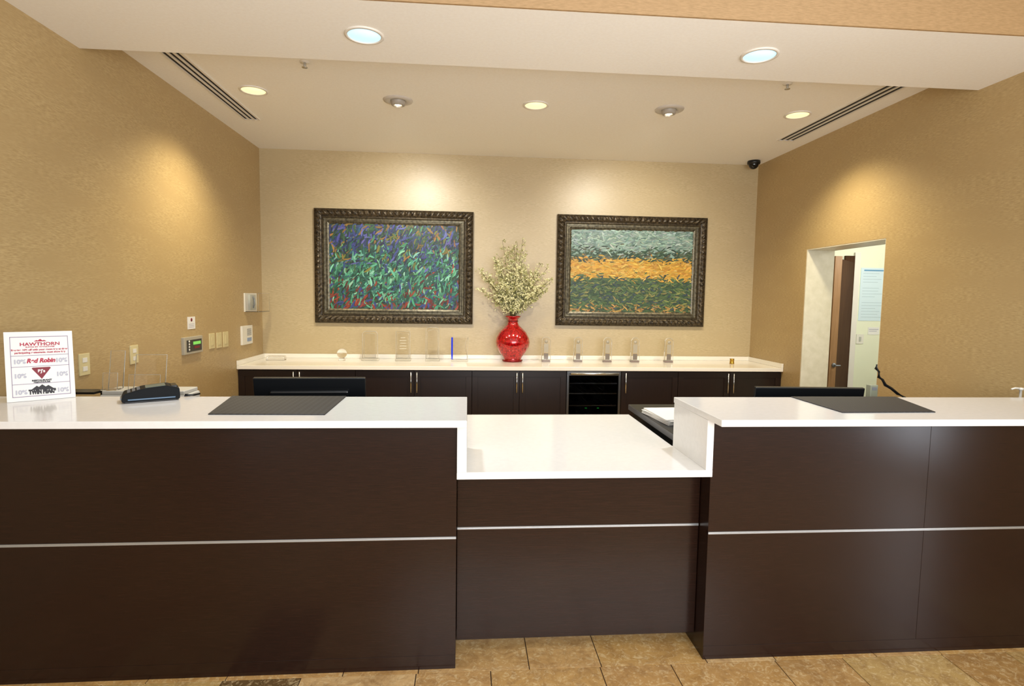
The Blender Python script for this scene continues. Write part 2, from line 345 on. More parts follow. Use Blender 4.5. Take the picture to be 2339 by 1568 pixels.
# ------------------------------------------------------------------ back counter
def bx(u): return onY(u,865,Yc+.03).x
YCF=Yc+.03
def shaker(mb,x0,x1,z0,z1,y):
    f=.055
    mb.box(x0,x1,y,y+.02,z1-f,z1,.001,1).box(x0,x1,y,y+.02,z0,z0+f,.001,1).box(x0,x0+f,y,y+.02,z0+f,z1-f,.001,1).box(x1-f,x1,y,y+.02,z0+f,z1-f,.001,1).box(x0+f,x1-f,y+.008,y+.018,z0+f,z1-f); return mb
def unit(x0,x1,hs,label):
    t=thing('base_cabinet',label,'cabinet',((x0+x1)/2,5.7,0),'back wall base cabinets')
    MB().box(x0+.001,x1-.001,YCF+.021,YB-.004,.1,Zcb-.001).box(x0+.001,x1-.001,YCF+.08,YB-.004,0,.1).build('body',WOOD2,t)
    n=2 if len(hs)==2 else 1; w=(x1-x0)/n
    for i in range(n):
        d=shaker(MB(),x0+i*w+.002,x0+(i+1)*w-.002,.105,Zcb-.012,YCF).build('door',WOOD2,t)
        hx=hs[i]
        MB().tube([(hx,YCF-.028,.86-.2),(hx,YCF-.028,.855)],.0055,10).tube([(hx,YCF,.69),(hx,YCF-.028,.69)],.004).tube([(hx,YCF,.83),(hx,YCF-.028,.83)],.004).build('handle',STEEL,d)
e=[XLE,bx(812),bx(1078),bx(1294),bx(1419),bx(1549),XRE]
def pair(a,b): m=(a+b)/2; return [m-.028,m+.028]
unit(e[0],e[1],pair(e[0],e[1]),'dark double base cabinet against the left wall')
unit(e[1],e[2],pair(e[1],e[2]),'dark double base cabinet below the tall clear awards')
unit(e[2],e[3],pair(e[2],e[3]),'dark double base cabinet left of the wine cooler, below the red vase')
unit(e[4],e[5],[e[4]+.04],'narrow dark single door base cabinet right of the wine cooler')
unit(e[5],e[6],pair(e[5],e[6]),'dark double base cabinet against the right wall')
t=thing('wine_cooler','built-in stainless wine cooler with glass door under back counter','wine cooler',((e[3]+e[4])/2,5.7,0)); x0,x1=e[3]+.004,e[4]-.004
MB().box(x0,x0+.02,YCF+.03,YB-.06,.02,Zcb-.004).box(x1-.02,x1,YCF+.03,YB-.06,.02,Zcb-.004).box(x0,x1,YCF+.03,YB-.06,0,.06).box(x0,x1,YCF+.03,YB-.06,Zcb-.03,Zcb-.004).box(x0,x1,YB-.08,YB-.06,.05,Zcb-.02).build('shell',BLACKP,t)
dr=MB().box(x0,x1,YCF,YCF+.025,Zcb-.05,Zcb-.008,.002).box(x0,x1,YCF,YCF+.025,.04,.1,.002).box(x0,x0+.022,YCF,YCF+.025,.1,Zcb-.05,.002).box(x1-.022,x1,YCF,YCF+.025,.1,Zcb-.05,.002).build('door_frame',STEELD,t)
MB().box(x0+.022,x1-.022,YCF+.010,YCF+.014,.1,Zcb-.05).build('glass_pane',TINT,dr)
MB().tube([(x0+.03,YCF-.04,Zcb-.028),(x1-.03,YCF-.04,Zcb-.028)],.011,12).tube([(x0+.06,YCF-.04,Zcb-.028),(x0+.06,YCF,Zcb-.028)],.007).tube([(x1-.06,YCF-.04,Zcb-.028),(x1-.06,YCF,Zcb-.028)],.007).build('handle',STEEL,dr)
for z in (.16,.28,.40,.52,.64,.74):
    mb=MB().box(x0+.03,x1-.03,YCF+.035,YCF+.05,z,z+.010)
    for k in range(8): xx=x0+.06+k*(x1-x0-.12)/7; mb.tube([(xx,YCF+.05,z+.004),(xx,YB-.15,z+.004)],.003,6)
    mb.build('shelf',STEEL,t)
for z in (.172,.292,.412,.532,.652):
    for k in range(3):
        if random.random()<.75:
            xx=x0+.12+k*(x1-x0-.24)/2
            o_=MB().lathe([(0,0),(.036,0),(.038,.01),(.038,.2),(.014,.26),(.014,.31),(0,.31)],(xx,YCF+.4,z+.038),16,'Y').build('wine_bottle',DARKG)
            tag(o_,'dark wine bottle lying on a shelf inside the wine cooler','bottle','bottles in the wine cooler')
for xx in (x0+.19,x0+.31): MB().box(xx,xx+.02,YCF+.03,YCF+.032,.497,.505).build('display',GREENLED,t)
tag(MB().box(XLE,XRE,Yc,YB-.002,Zcb,Zct,.003).build('worktop',QUARTZ2),'cream stone worktop along the back wall below the paintings','countertop')
struct(MB().box(XLE,XRE,YB-.022,YB-.002,Zct+.0005,Zsp,.002).build('trim_3',QUARTZ2))
struct(MB().box(XLE,XLE+.02,Yc,YB-.022,Zct+.0005,Zsp,.002).build('trim_4',QUARTZ2))
struct(MB().box(XRE-.02,XRE,Yc,YB-.022,Zct+.0005,Zsp,.002).build('trim_5',QUARTZ2))
# ------------------------------------------------------------------ awards
YA=5.82; G='clear awards on the back counter'; ZA0=Zct+.0005
def ax(u,v=800): return onY(u,v,YA).x
def az(u,v): return onY(u,v,YA).z
def outline(w,h,top):
    if top=='arch':
        r=w/2; return [(-w/2,0),(w/2,0)]+[(r*math.cos(math.pi*i/12),h-r+r*math.sin(math.pi*i/12)) for i in range(13)]
    if top=='round':
        r=w*.25; return [(-w/2,0),(w/2,0)]+[(w/2-r+r*math.cos(math.pi/2*i/6),h-r+r*math.sin(math.pi/2*i/6)) for i in range(7)]+[(-w/2+r-r*math.sin(math.pi/2*i/6),h-r+r*math.cos(math.pi/2*i/6)) for i in range(7)]
    if top=='wave': return [(-w/2,0),(w/2,0),(w/2+.004,.03),(w/2-.02,h*.5),(w/2-.012,h*.8),(w/2+.01,h),(-w/2,h)]
    return [(-w/2,0),(w/2,0),(w/2,h),(-w/2,h)]
XA,ZA,NY=(1,0,0),(0,0,1),(0,-1,0)
def rim(pts,x,y,z,r,par,name='bevel_glint',m=RIM):  # pale tube imitates the bright glint along a clear bevel
    P=[(x+a,y,z+b) for a,b in pts]+[(x+pts[0][0],y,z+pts[0][1])]
    MB().tube(P,r,6).build(name,m,par)
def award(u,w,vt,top,label,engr=True,base=True):
    h=az(u,vt)-ZA0; x=ax(u); t=thing('award',label,'award',(x,YA,ZA0),G)
    bh=.024 if base else 0
    if base: MB().box(x-w*.56,x+w*.56,YA-.04,YA+.04,ZA0,ZA0+bh,.003).build('base',RIM,t)
    pl=MB().extr(outline(w,h-bh,top),(x,YA+.018,ZA0+bh),XA,ZA,NY,.036).build('plaque',GLASS,t)
    rim(outline(w,h-bh,top),x,YA-.018,ZA0+bh,.0032,pl)
    rim(outline(w*.78,(h-bh)*.88,top),x,YA-.019,ZA0+bh+(h-bh)*.04,.0015,pl,'inner_bevel_glint')
    if engr:
        for k in range(5):
            ww=w*random.uniform(.15,.26); z=ZA0+bh+(h-bh)*(.75-.1*k); MB().box(x-ww,x+ww,YA-.0202,YA-.0185,z,z+.007).build('engraved_line',ETCH,pl)
    return t
award(846,.15,757,'round','tall clear rounded award, leftmost of the upright ones',False)
award(921,.14,757,'flat','clear square-topped award with engraved lines right of the rounded award')
award(988,.13,748,'round','tallest clear award, left of the blue-edged one',False)
x=ax(1050); h=az(1052,771)-ZA0; t=thing('award','clear award with a bright blue left edge','award',(x,YA,ZA0),G)
MB().box(x-.085,x+.085,YA-.035,YA+.035,ZA0,ZA0+.018,.003).build('base',RIM,t)
pl=MB().extr(outline(.145,h-.018,'wave'),(x+.004,YA+.014,ZA0+.018),XA,ZA,NY,.028).build('plaque',GLASS,t)
rim(outline(.145,h-.018,'wave')[1:6],x+.004,YA-.014,ZA0+.018,.002,pl)
MB().box(x-.086,x-.0695,YA-.022,YA+.02,ZA0+.0185,ZA0+h,.002).build('blue_edge',GLASSB,t)
t=thing('award','clear glass ball award on a small base','award',(ax(781),YA,ZA0),G)
MB().lathe([(0,0),(.035,0),(.03,.02),(.025,.024),(0,.024)],(ax(781),YA,ZA0)).build('base',GLASS,t)
MB().lathe([(.05*math.sin(math.pi*i/16),-.05*math.cos(math.pi*i/16)) for i in range(17)],(ax(781),YA,ZA0+.071)).build('ball',GLASS,t)
t=thing('award','low clear glass block at the left end of back counter','award',(ax(631),YA,ZA0),G)
MB().extr([(-.09,0),(.09,0),(.085,.04),(-.085,.04)],(ax(631),YA-.03,ZA0),XA,ZA,(0,1,0),.06).build('block',GLASS,t)
rim([(-.09,.003),(.09,.003),(.085,.04),(-.085,.04)],ax(631),YA-.031,ZA0,.0025,t)
u5=[(1247,'narrow grey-faced award just right of the red vase'),(1320,'narrow grey-faced award, second right of the red vase'),(1387,'narrow grey-faced award, middle one of the row of five'),(1450,'narrow grey-faced award, fourth right of the red vase'),(1527,'narrow grey-faced award, farthest right of the row of five')]
pr=None
for u,lb in u5:
    if pr is None:
        x=ax(u); t=thing('award',lb,'award',(x,YA,ZA0),'narrow grey-faced awards'); pr=t
        MB().box(x-.044,x+.044,YA-.03,YA+.03,ZA0,ZA0+.018,.003).build('base',PLUM,t)
        h=az(u,770)-ZA0
        pl=MB().extr(outline(.088,h-.018,'arch'),(x,YA+.016,ZA0+.018),XA,ZA,NY,.032).build('plaque',GLASS,t)
        rim(outline(.088,h-.018,'arch'),x,YA-.016,ZA0+.018,.0028,pl)
        MB().extr([(a*.52,b) for a,b in outline(.088,h*.36,'flat')],(x,YA-.0165,ZA0+.028+h*.26),XA,ZA,NY,.001).build('smoked_insert',SMOKE,pl)
        MB().extr([(a*.52,b) for a,b in outline(.088,h*.24,'flat')],(x,YA-.0165,ZA0+.026),XA,ZA,NY,.001).build('dark_insert',SMOKED,pl)
        MB().lathe([(0,0),(.018,0),(.018,.001),(0,.001)],(x,YA-.0165,ZA0+h*.82),16,'Y').build('emblem',SMOKE,pl)
    else: dup(pr,(ax(u),YA,ZA0),lb)
t=thing('brass_cup','small brass cup near the right end of back counter','cup',(ax(1663),YA-.1,ZA0))
MB().lathe([(0,0),(.025,0),(.023,.008),(.021,.042),(.025,.052),(.022,.052),(.019,.043),(.018,.01),(0,.01)],(ax(1663),YA-.1,ZA0)).build('bowl',GOLD,t)
# ------------------------------------------------------------------ vase and branches
vx=onY(1171,800,5.80).x; VY=5.82; vt=onY(1171,722,VY).z; vh=vt-ZA0
t=thing('vase','glossy red mosaic bulb vase standing below the two paintings','vase',(vx,VY,ZA0))
prof=[(0,0),(.098,0),(.102,.012),(.09,.025),(.098,.05),(.14,.1),(.17,.16),(.178,.205),(.17,.25),(.14,.31),(.095,.355),(.063,.385),(.05,.415),(.05,.44),(.062,.458),(.078,.472),(.082,.48),(.074,.482),(.05,.46),(.04,.43),(.04,.38)]
k=vh/.482; prof=[(r,z*k) for r,z in prof]
MB().lathe(prof,(vx,VY,ZA0),48).build('vase_body',VASE,t)
DR=mat('deep_red','#7a0a10',.25,.3)
MB().lathe([(.1,0),(.106,.004),(.106,.012),(.1,.016)],(vx,VY,ZA0+.003),48).build('foot_ring',DR,t)
MB().lathe([(.051,0),(.056,.004),(.056,.01),(.051,.014)],(vx,VY,ZA0+.42*k),48).build('neck_ring',DR,t)
t=thing('flower_branch_bunch','airy bunch of cream blossom branches standing in the red vase','flowers',(vx,VY,vt))
NB=66
for i in range(NB):
    az_=2*math.pi*i*.618; th=math.radians(random.uniform(3,58)); 
    if i<6: th=math.radians(random.uniform(2,10))
    Lm=(.76-.24*min(1,th/math.radians(58)))*random.uniform(.5,1.0)
    if i<6: Lm=.66+.03*i
    ex=Lm*math.sin(th)*math.cos(az_); ey=Lm*math.sin(th)*.38*math.sin(az_)-.03; ez=Lm*math.cos(th)
    P=[]
    for q in range(9):
        s=q/8; P.append(Vector((vx+ex*(s**1.05),VY+ey*(s**1.15),vt+.0+(ez)*(s**.95))))
    P[0]=Vector((vx+.02*math.cos(az_),VY+.02*math.sin(az_),vt-.008)); P[1]=Vector((vx+.035*math.cos(az_),VY+.035*math.sin(az_),vt+.03))
    br=MB().tube(P,[.0032-.00022*q for q in range(9)],5)
    bl=bmesh.new(); lf=bmesh.new()
    for j in range(48):
        s=random.uniform(.18,1); q=s*8; i0=min(int(q),7); c=P[i0].lerp(P[i0+1],q-i0)
        off=Vector((random.gauss(0,1),random.gauss(0,.7),random.gauss(.2,.7)))*.028*(1.25-s*.5); e2=c+off
        if e2.y>YB-.05: e2.y=YB-.05
        if e2.z<vt+.01: e2.z=vt+.01+random.random()*.03
        if j%3==0: br.tube([c,e2],.0013,4)
        T=lf if j%4==0 else bl
        for w_ in range(4):
            d=Vector((random.gauss(0,1),random.gauss(0,1),random.gauss(.3,1))).normalized(); s2=d.orthogonal().normalized()*random.uniform(.006,.010); L_=random.uniform(.013,.023)
            if e2.y+L_>YB-.01: continue
            T.faces.new([T.verts.new(v) for v in (e2,e2+d*L_*.5+s2,e2+d*L_,e2+d*L_*.5-s2)])
    bo=br.build('branch',STEM,t)
    x_=MB(); x_.add(bl); x_.build('blossoms',BLOSS,bo)
    x_=MB(); x_.add(lf); x_.build('leaves',LEAF,bo)
# ------------------------------------------------------------------ paintings
def frame_part(x0,x1,z0,z1,prof,orn,yb):
    t=bmesh.new()
    for side in range(4):
        L_=(x1-x0) if side%2==0 else (z1-z0); n=int(L_/.012); grid=[]
        for d,h,o in prof:
            row=[]
            for i in range(n+1):
                s=i/n; l=s*L_; hh=h
                if orn and o: hh+=o*(.5+.5*math.sin(l*2*math.pi/.062))*abs(math.sin(l*2*math.pi/.124+d*30))
                A=lambda a,b:(a+d)+(b-a-2*d)*s
                if side==0: p=(A(x0,x1),yb-hh,z1-d)
                elif side==2: p=(A(x0,x1),yb-hh,z0+d)
                elif side==1: p=(x1-d,yb-hh,A(z0,z1))
                else: p=(x0+d,yb-hh,A(z0,z1))
                row.append(t.verts.new(p))
            grid.append(row)
        for r1,r2 in zip(grid,grid[1:]):
            for i in range(n): t.faces.new((r1[i],r1[i+1],r2[i+1],r2[i]))
    bmesh.ops.remove_doubles(t,verts=t.verts,dist=1e-5); bmesh.ops.recalc_face_normals(t,faces=t.faces)
    m=MB(); m.add(t); return m
def hexj(c,j=.12):
    c=lin(c); k=random.uniform(1-j*2,1+j*2); return (min(1,c[0]*k*random.uniform(1-j,1+j)),min(1,c[1]*k*random.uniform(1-j,1+j)),min(1,c[2]*k*random.uniform(1-j,1+j)),1)
def canvas(x0,x1,z0,z1,y,strokes,bg):
    bm=bmesh.new(); cl=bm.loops.layers.float_color.new('Col')
    def face(pts,c):
        f=bm.faces.new([bm.verts.new(p) for p in pts])
        for l in f.loops: l[cl]=c
    W=x1-x0;Hh=z1-z0
    N=12
    for i in range(N):
        c=lin(bg(1-(i+.5)/N)); face([(x0,y,z0+Hh*i/N),(x1,y,z0+Hh*i/N),(x1,y,z0+Hh*(i+1)/N),(x0,y,z0+Hh*(i+1)/N)],c)
    yy=y-.0008
    for (fx,fz,ang,l,w,c,bend) in strokes:
        yy-=3e-6
        cx=x0+fx*W; cz=z1-fz*Hh; d=Vector((math.cos(ang),0,math.sin(ang))); n=Vector((-d.z,0,d.x)); pts=[]
        up=[];lo=[]
        for q in range(6):
            s=q/5-.5; hw=w*(.25+.75*math.sin(math.pi*(q+.5)/6)); p=Vector((cx,0,cz))+d*(l*s)+n*(bend*l*(s*s*4-1)*.5)
            up.append(p+n*hw/2); lo.append(p-n*hw/2)
        pts=[(min(max(p.x,x0),x1),yy,min(max(p.z,z0),z1)) for p in up+lo[::-1]]
        try: face(pts,c)
        except Exception: pass
    bmesh.ops.recalc_face_normals(bm,faces=bm.faces)
    m=MB(); me=bpy.data.meshes.new('t'); bm.to_mesh(me); bm.free(); m.bm.from_mesh(me); return m
FP=[(0,0,0),(0,.03,0),(.006,.042,0),(.014,.045,.004),(.026,.05,.009),(.04,.052,.012),(.055,.05,.009),(.066,.043,.004),(.075,.04,0),(.08,.045,.0),(.088,.045,0),(.094,.036,0)]
LP=[(.094,.036,0),(.1,.03,0),(.118,.028,0),(.124,.034,0),(.13,.034,0),(.134,.028,0),(.15,.022,0),(.158,.014,0)]
def painting(px,label,strokes,bg):
    P=[onY(u,v,YB-.04) for u,v in px]; x0=(P[0].x+P[3].x)/2; x1=(P[1].x+P[2].x)/2; z1=(P[0].z+P[1].z)/2; z0=(P[2].z+P[3].z)/2
    t=thing('framed_painting',label,'painting',((x0+x1)/2,YB-.003,z0),None); yb=YB-.001
    frame_part(x0,x1,z0,z1,FP,True,yb).build('frame',BRONZE,t)
    frame_part(x0,x1,z0,z1,LP,False,yb).build('liner',LINER,t)
    k=.15; canvas(x0+k,x1-k,z0+k,z1-k,yb-.016,strokes,bg).build('canvas',CANV,t)
def pk(*a): return random.choice(a)
def add(S,fx,fz,ang,l,w,c,b=0,j=.12): S.append((fx,fz,ang,l,w,hexj(c,j),b))
S1=[]
for i in range(3000):
    fx,fz=random.random(),random.random(); g=fz+random.gauss(0,.15)
    if g<.38: c=pk('#1f3a2a','#2c3a6a','#24305a','#355a3a','#1c2440','#3f4488','#5a60a0','#6a6a2c','#14203a','#2c4a6a','#2c4a34','#8a6a30')
    elif g<.82: c=pk('#3f8a6a','#2c6a54','#1e5a4c','#5aa084','#4a8a60','#1f4a3a','#2a5a50','#7ab498','#2c4070','#16302a')
    else: c=pk('#3f8a6a','#7a2c1c','#8a3a24','#5a1c18','#2c5a4a','#34407a','#1f4a3a')
    add(S1,fx,fz,random.gauss(1.1,.6),random.uniform(.05,.1),random.uniform(.012,.024),c,random.uniform(-.3,.3))
def bg1(f): return '#24402c'
painting([(716,475),(1083,484),(1078,741),(719,738)],'large bronze framed abstract painting in greens, blues and rust, above the clear awards',S1,bg1)
S2=[]
for i in range(3000):
    fx,fz=random.random(),random.random(); g=fz+random.gauss(0,.035)
    if g<.24: c=pk('#7f9488','#8fa698','#a0b4a8','#6f8680','#8a9e96','#5f7a70')
    elif g<.36: c=pk('#2c4a34','#1f3a2c','#3a4f38','#4a5f44','#24382c','#5a5a44')
    elif g<.58: c=pk('#d0a040','#d8b050','#c08e30','#cbaa58','#b0802a','#c09a42')
    elif g<.93: c=pk('#4a6038','#3a5034','#647444','#2c4030','#7c7c46','#4c6444','#34444c')
    else: c=pk('#4a6038','#b08a4a','#2c4030','#98743c')
    add(S2,fx,fz,random.gauss(.1,.5),random.uniform(.035,.075),random.uniform(.010,.018),c,random.uniform(-.2,.2),.09)
def bg2(f): return '#86a294' if f<.3 else ('#2f4a36' if f<.36 else ('#cc9c34' if f<.62 else '#3f5a38'))
painting([(1275,489),(1618,498),(1607,747),(1269,744)],'bronze framed abstract painting banded grey-green, yellow and dark green, near the doorway',S2,bg2)
# ------------------------------------------------------------------ ceiling fixtures
EM=.0012
def recess(name,label,lens,ring=.095,group=None):
    t=thing(name,label,'ceiling light',(0,0,0),group)
    MB().lathe([(ring*.86,.0),(ring,-.0),(ring,-.007),(ring*.86,-.009),(ring*.84,-.003),(ring*.84,0)],(0,0,0),40).build('trim_ring',TRIMW,t)
    MB().lathe([(0,-.005),(ring*.85,-.004),(ring*.85,0),(0,0)],(0,0,0),40).build('lens',lens,t)
    return t
t=recess('recessed_light','cool white recessed light in the soffit, above the left painting',LENSC,.098,'soffit lights'); p=onZ(832,80,ZS); t.location=(p.x,p.y,ZS+EM); SL=[p.copy()]
p=onZ(1735,126,ZS); dup(t,(p.x,p.y,ZS+EM),'cool white recessed light in the soffit, toward the right'); SL.append(p)
t=recess('recessed_light','warm recessed light beside the left air slot',LENSW,.098,'warm tray lights'); p=onZ(579,206,ZC); t.location=(p.x,p.y,ZC+EM); WL=[p.copy()]
for u,v,lb in ((1224,240,'warm recessed light centred above the red vase'),(1822,262,'warm recessed light beside the right air slot')):
    p=onZ(u,v,ZC); dup(t,(p.x,p.y,ZC+EM),lb); WL.append(p)
gp=[onZ(909,229,ZC),onZ(1529,250,ZC)]
t=thing('adjustable_spotlight','white adjustable ceiling spotlight aimed at the left painting','spotlight',(0,0,0),'picture spotlights')
MB().lathe([(.056,-.004),(.075,-.014),(.108,-.007),(.112,.002)],(0,0,0),40).build('trim_ring',mat('shaded_white_ring','#c4beb6',.35),t)  # white trim coloured greyer to carry the shadow around the ring
MB().lathe([(.056,-.004),(.05,-.034),(.033,-.038),(.033,-.022),(.038,-.003)],(0,.01,0),32).build('swivel_ring',mat('ring_shadow','#a39c92',.4),t)
MB().lathe([(0,-.030),(.024,-.031),(.033,-.025),(.033,-.017),(0,-.017)],(0,.01,0),24).build('lamp',BULB,t)
t.location=(gp[0].x,gp[0].y,ZC); dup(t,(gp[1].x,gp[1].y,ZC),'white adjustable ceiling spotlight aimed at the right painting')
def vent(xa,xb,y1,label):
    t=thing('air_slot_vent',label,'vent',((xa+xb)/2,4.2,ZC),'ceiling air slots')
    y0=YS+.02; n=3; w=(xb-xa); MB().box(xa,xb,y0,y1,ZC-.002,ZC+.001).build('backing',SLOT,t)
    for i in range(n+1):
        xx=xa+w*i/n; MB().box(xx-.008,xx+.008,y0,y1,ZC-.008,ZC+.001).build('slat',TRIMW,t)
    MB().box(xa-.008,xb+.008,y1,y1+.015,ZC-.008,ZC+.001).build('end_cap',TRIMW,t)
A=onZ(558,271,ZC); B=onZ(590,271,ZC); vent(A.x,B.x,A.y,'three-line dark air slot along the left wall side of ceiling')
A=onZ(1777,319,ZC); vent(A.x,A.x+.15,A.y,'three-line dark air slot along the right wall side of ceiling')
def sprink(u,v,label):
    p=onZ(u,v,ZC-.0); t=thing('sprinkler_head',label,'sprinkler',(p.x,p.y,ZC),'fire sprinklers')
    MB().lathe([(0,.002),(.03,.002),(.028,-.006),(0,-.008)],(p.x,p.y,ZC)).build('escutcheon',TRIMW,t)
    MB().lathe([(0,-.005),(.009,-.005),(.009,-.026),(.005,-.032),(.018,-.034),(.018,-.037),(0,-.038)],(p.x,p.y,ZC),16).build('nozzle',STEEL,t)
sprink(696,141,'small sprinkler head near the soffit, left side'); sprink(1799,191,'small sprinkler head near the soffit, right side')
p=onZ(1722,368,ZC); t=thing('dome_camera','small black dome security camera in the far right ceiling corner','security camera',(p.x,p.y,ZC))
MB().lathe([(0,.002),(.062,.002),(.066,-.02),(.062,-.035),(0,-.035)],(p.x,p.y,ZC)).build('mount',BLACKP,t)
MB().lathe([(.05*math.cos(math.pi/2*i/8),-.035-.05*math.sin(math.pi/2*i/8)) for i in range(9)],(p.x,p.y,ZC)).build('dome',DARKG,t)
# ------------------------------------------------------------------ left wall fittings
def wbox(mb,u0,v0,u1,v1,d0,d1,bev=0,X=XL):
    a=onX(u0,(v0+v1)/2,X); b=onX(u1,(v0+v1)/2,X); um=(u0+u1)/2; z1=onX(um,v0,X).z; z0=onX(um,v1,X).z
    mb.box(X+d0,X+d1,a.y,b.y,z0,z1,bev); return ((a.y+b.y)/2,(z0+z1)/2,abs(b.y-a.y),z1-z0)
def plate(u0,v0,u1,v1,label,rocker=True,name='switch_plate',cat='switch',group='ivory switch plates'):
    t=thing(name,label,cat,onX((u0+u1)/2,v1,XL),group); m=MB(); yc,zc,w,h=wbox(m,u0,v0,u1,v1,-.001,.007,.002); m.build('plate',IVORY,t)
    if rocker: MB().box(XL+.007,XL+.011,yc-w*.2,yc+w*.2,zc-h*.28,zc+h*.28,.001).build('rocker',IVORY,t)
    else:
        for s in (-1,1): MB().box(XL+.007,XL+.009,yc-w*.22,yc+w*.22,zc+s*h*.2-h*.11,zc+s*h*.2+h*.11,.001).build('socket',WHITEP,t)
    return t
plate(477,762,489,797,'ivory switch plate nearest the green-lit panel')
plate(494,760,505,795,'ivory switch plate, middle of the three on left wall')
plate(509,758,520,793,'ivory switch plate farthest from the green-lit panel')
plate(179,808,203,858,'ivory outlet plate near the framed counter notice',False,'outlet_plate','outlet','wall outlets')
plate(296,789,314,832,'ivory outlet plate behind the clear sign holders',False,'outlet_plate','outlet','wall outlets')
t=thing('alarm_panel','grey metal wall panel with green screen and white buttons','control panel',onX(438,808,XL))
m=MB(); yc,zc,w,h=wbox(m,414,769,457,808,-.002,.022,.003); m.build('housing',mat('panel_grey','#a8a292',.4),t)
MB().box(XL+.022,XL+.024,yc-w*.38,yc+w*.42,zc-h*.36,zc+h*.32).build('face',BLACKP,t)
MB().box(XL+.024,XL+.025,yc-w*.05,yc+w*.36,zc+h*.02,zc+h*.2).build('screen',GREENL,t)
for k in range(4): MB().cyl((XL+.024,yc-w*.27,zc+h*(.24-.16*k)),.008,.004,'X',12).build('button',WHITEP,t)
MB().box(XL+.024,XL+.025,yc+w*.0,yc+w*.3,zc-h*.2,zc-h*.08).build('label_strip',MAROON,t)
t=thing('notice_card','small white card with dark emblem above the green-lit panel','card',onX(436,752,XL))
m=MB(); yc,zc,w,h=wbox(m,428,724,445,752,-.001,.003); m.build('card',PAPER,t)
MB().cyl((XL+.003,yc,zc+h*.25),.014,.0008,'X',16).build('emblem',MAROON,t)
m=MB()
for k in range(3): m.box(XL+.003,XL+.0036,yc-w*.35,yc+w*.35,zc-h*.1-k*h*.13,zc-h*.06-k*h*.13)
m.build('text_line',GREYT,t)
t=thing('wall_intercom','white wall intercom with grille below the clear cover box','intercom',onX(562,787,XL))
m=MB(); yc,zc,w,h=wbox(m,549,744,573,787,-.001,.018,.004); m.build('housing',WHITEP,t)
m=MB()
for k in range(7): m.box(XL+.018,XL+.0192,yc-w*.05,yc+w*.36,zc+h*(.3-.055*k),zc+h*(.325-.055*k))
m.build('grille',GREYP,t); MB().box(XL+.018,XL+.0205,yc-w*.05,yc+w*.36,zc-h*.35,zc-h*.15,.001).build('blue_lens',mat('grey_blue','#7d93b5',.2),t)
t=thing('cover_box','pale unit under a clear cover fixed on left wall near the corner','cover box',onX(571,712,XL))
m=MB(); yc,zc,w,h=wbox(m,557,670,584,712,-.001,.012,.001); m.build('back_plate',WHITEP,t)
MB().box(XL+.13,XL+.134,yc-w/2,yc+w/2,zc-h/2,zc+h/2).box(XL+.013,XL+.13,yc-w/2,yc-w/2+.004,zc-h/2,zc+h/2).box(XL+.013,XL+.13,yc-w/2,yc+w/2,zc-h/2,zc-h/2+.004).build('clear_cover',CLEAR2,t)
MB().tube([(XL+.132,yc-w/2,zc-h/2),(XL+.132,yc+w/2,zc-h/2),(XL+.132,yc+w/2,zc+h/2),(XL+.132,yc-w/2,zc+h/2),(XL+.132,yc-w/2,zc-h/2)],.002,6).build('cover_edge',RIM,t)
MB().box(XL+.012,XL+.03,yc-w*.25,yc+w*.25,zc-h*.42,zc+h*.42,.002).build('mechanism',PALEG,t)
MB().tube([(XL+.03,yc,zc-h*.3),(XL+.042,yc,zc-h*.1),(XL+.042,yc,zc+h*.15),(XL+.03,yc,zc+h*.32)],.008,10).build('lever',GREYP,t)
# ------------------------------------------------------------------ things behind / on the left counter
Y0=3.02; D_=.16
a=onY(226,895,Y0).x; b=onY(424,895,Y0).x; zt=onY(330,883,Y0+D_).z
t=thing('document_tray','low pale document tray on the staff desk carrying the clear sign holders','tray',((a+b)/2,Y0+.1,.7605))
MB().box(a,b,Y0,Y0+D_,.7605,zt-.02,.008).build('body',TRAYC,t)
MB().box(a+.01,b-.01,Y0+.005,Y0+D_-.005,zt-.02,zt,.004).build('lid',TRAYC,t)
MB().box(a+.06,b-.06,Y0-.003,Y0+.0,.82,.86,.001).build('slot',GREYP,t)
a2=onY(130,895,3.0).x; b2=a-.012
t=thing('letter_tray','black letter tray on the staff desk beside the framed notice','tray',((a2+b2)/2,3.05,.7605))
zl=onY(200,889,3.1).z
for k in range(4): MB().box(a2,b2,3.0,3.1,.7605+(zl-.7605)*k/3.0-(.012 if k else 0),.7605+(zl-.7605)*k/3.0+(0 if k else .012),.002).build('shelf',BLACKP,t)
for q in (a2,b2-.012): MB().box(q,q+.012,3.07,3.1,.772,zl-.012).build('post',BLACKP,t)
def holder(u0,u1,v0,y,label):
    A=onY(u0,850,y).x; B=onY(u1,850,y).x; z=onY((u0+u1)/2,v0,y).z; w=B-A; zb=zt+.0005; h=z-zb; t=thing('sign_holder',label,'sign holder',((A+B)/2,y,zb),'clear sign holders')
    MB().extr([(0,0),(.07,0),(.07,.004),(.006,.004),(-.03,h),(-.034,h)],(A,y,zb),(0,-1,0),(0,0,1),(1,0,0),w).build('back_panel',GLASS,t)
    MB().extr([(.05,.004),(.054,.004),(.042,h*.45),(.038,h*.45)],(A,y,zb),(0,-1,0),(0,0,1),(1,0,0),w).build('front_pocket',GLASS,t)
    MB().tube([(A,y,zb+.003),(A,y+.032,zb+h),(B,y+.032,zb+h),(B,y,zb+.003)],.0022,6).build('edge_glint',RIM,t)  # pale tubes imitate light caught on the acrylic edges
    MB().tube([(A,y-.052,zb+.004),(A,y-.04,zb+h*.45),(B,y-.04,zb+h*.45),(B,y-.052,zb+.004)],.0016,6).build('edge_glint',RIM,t)
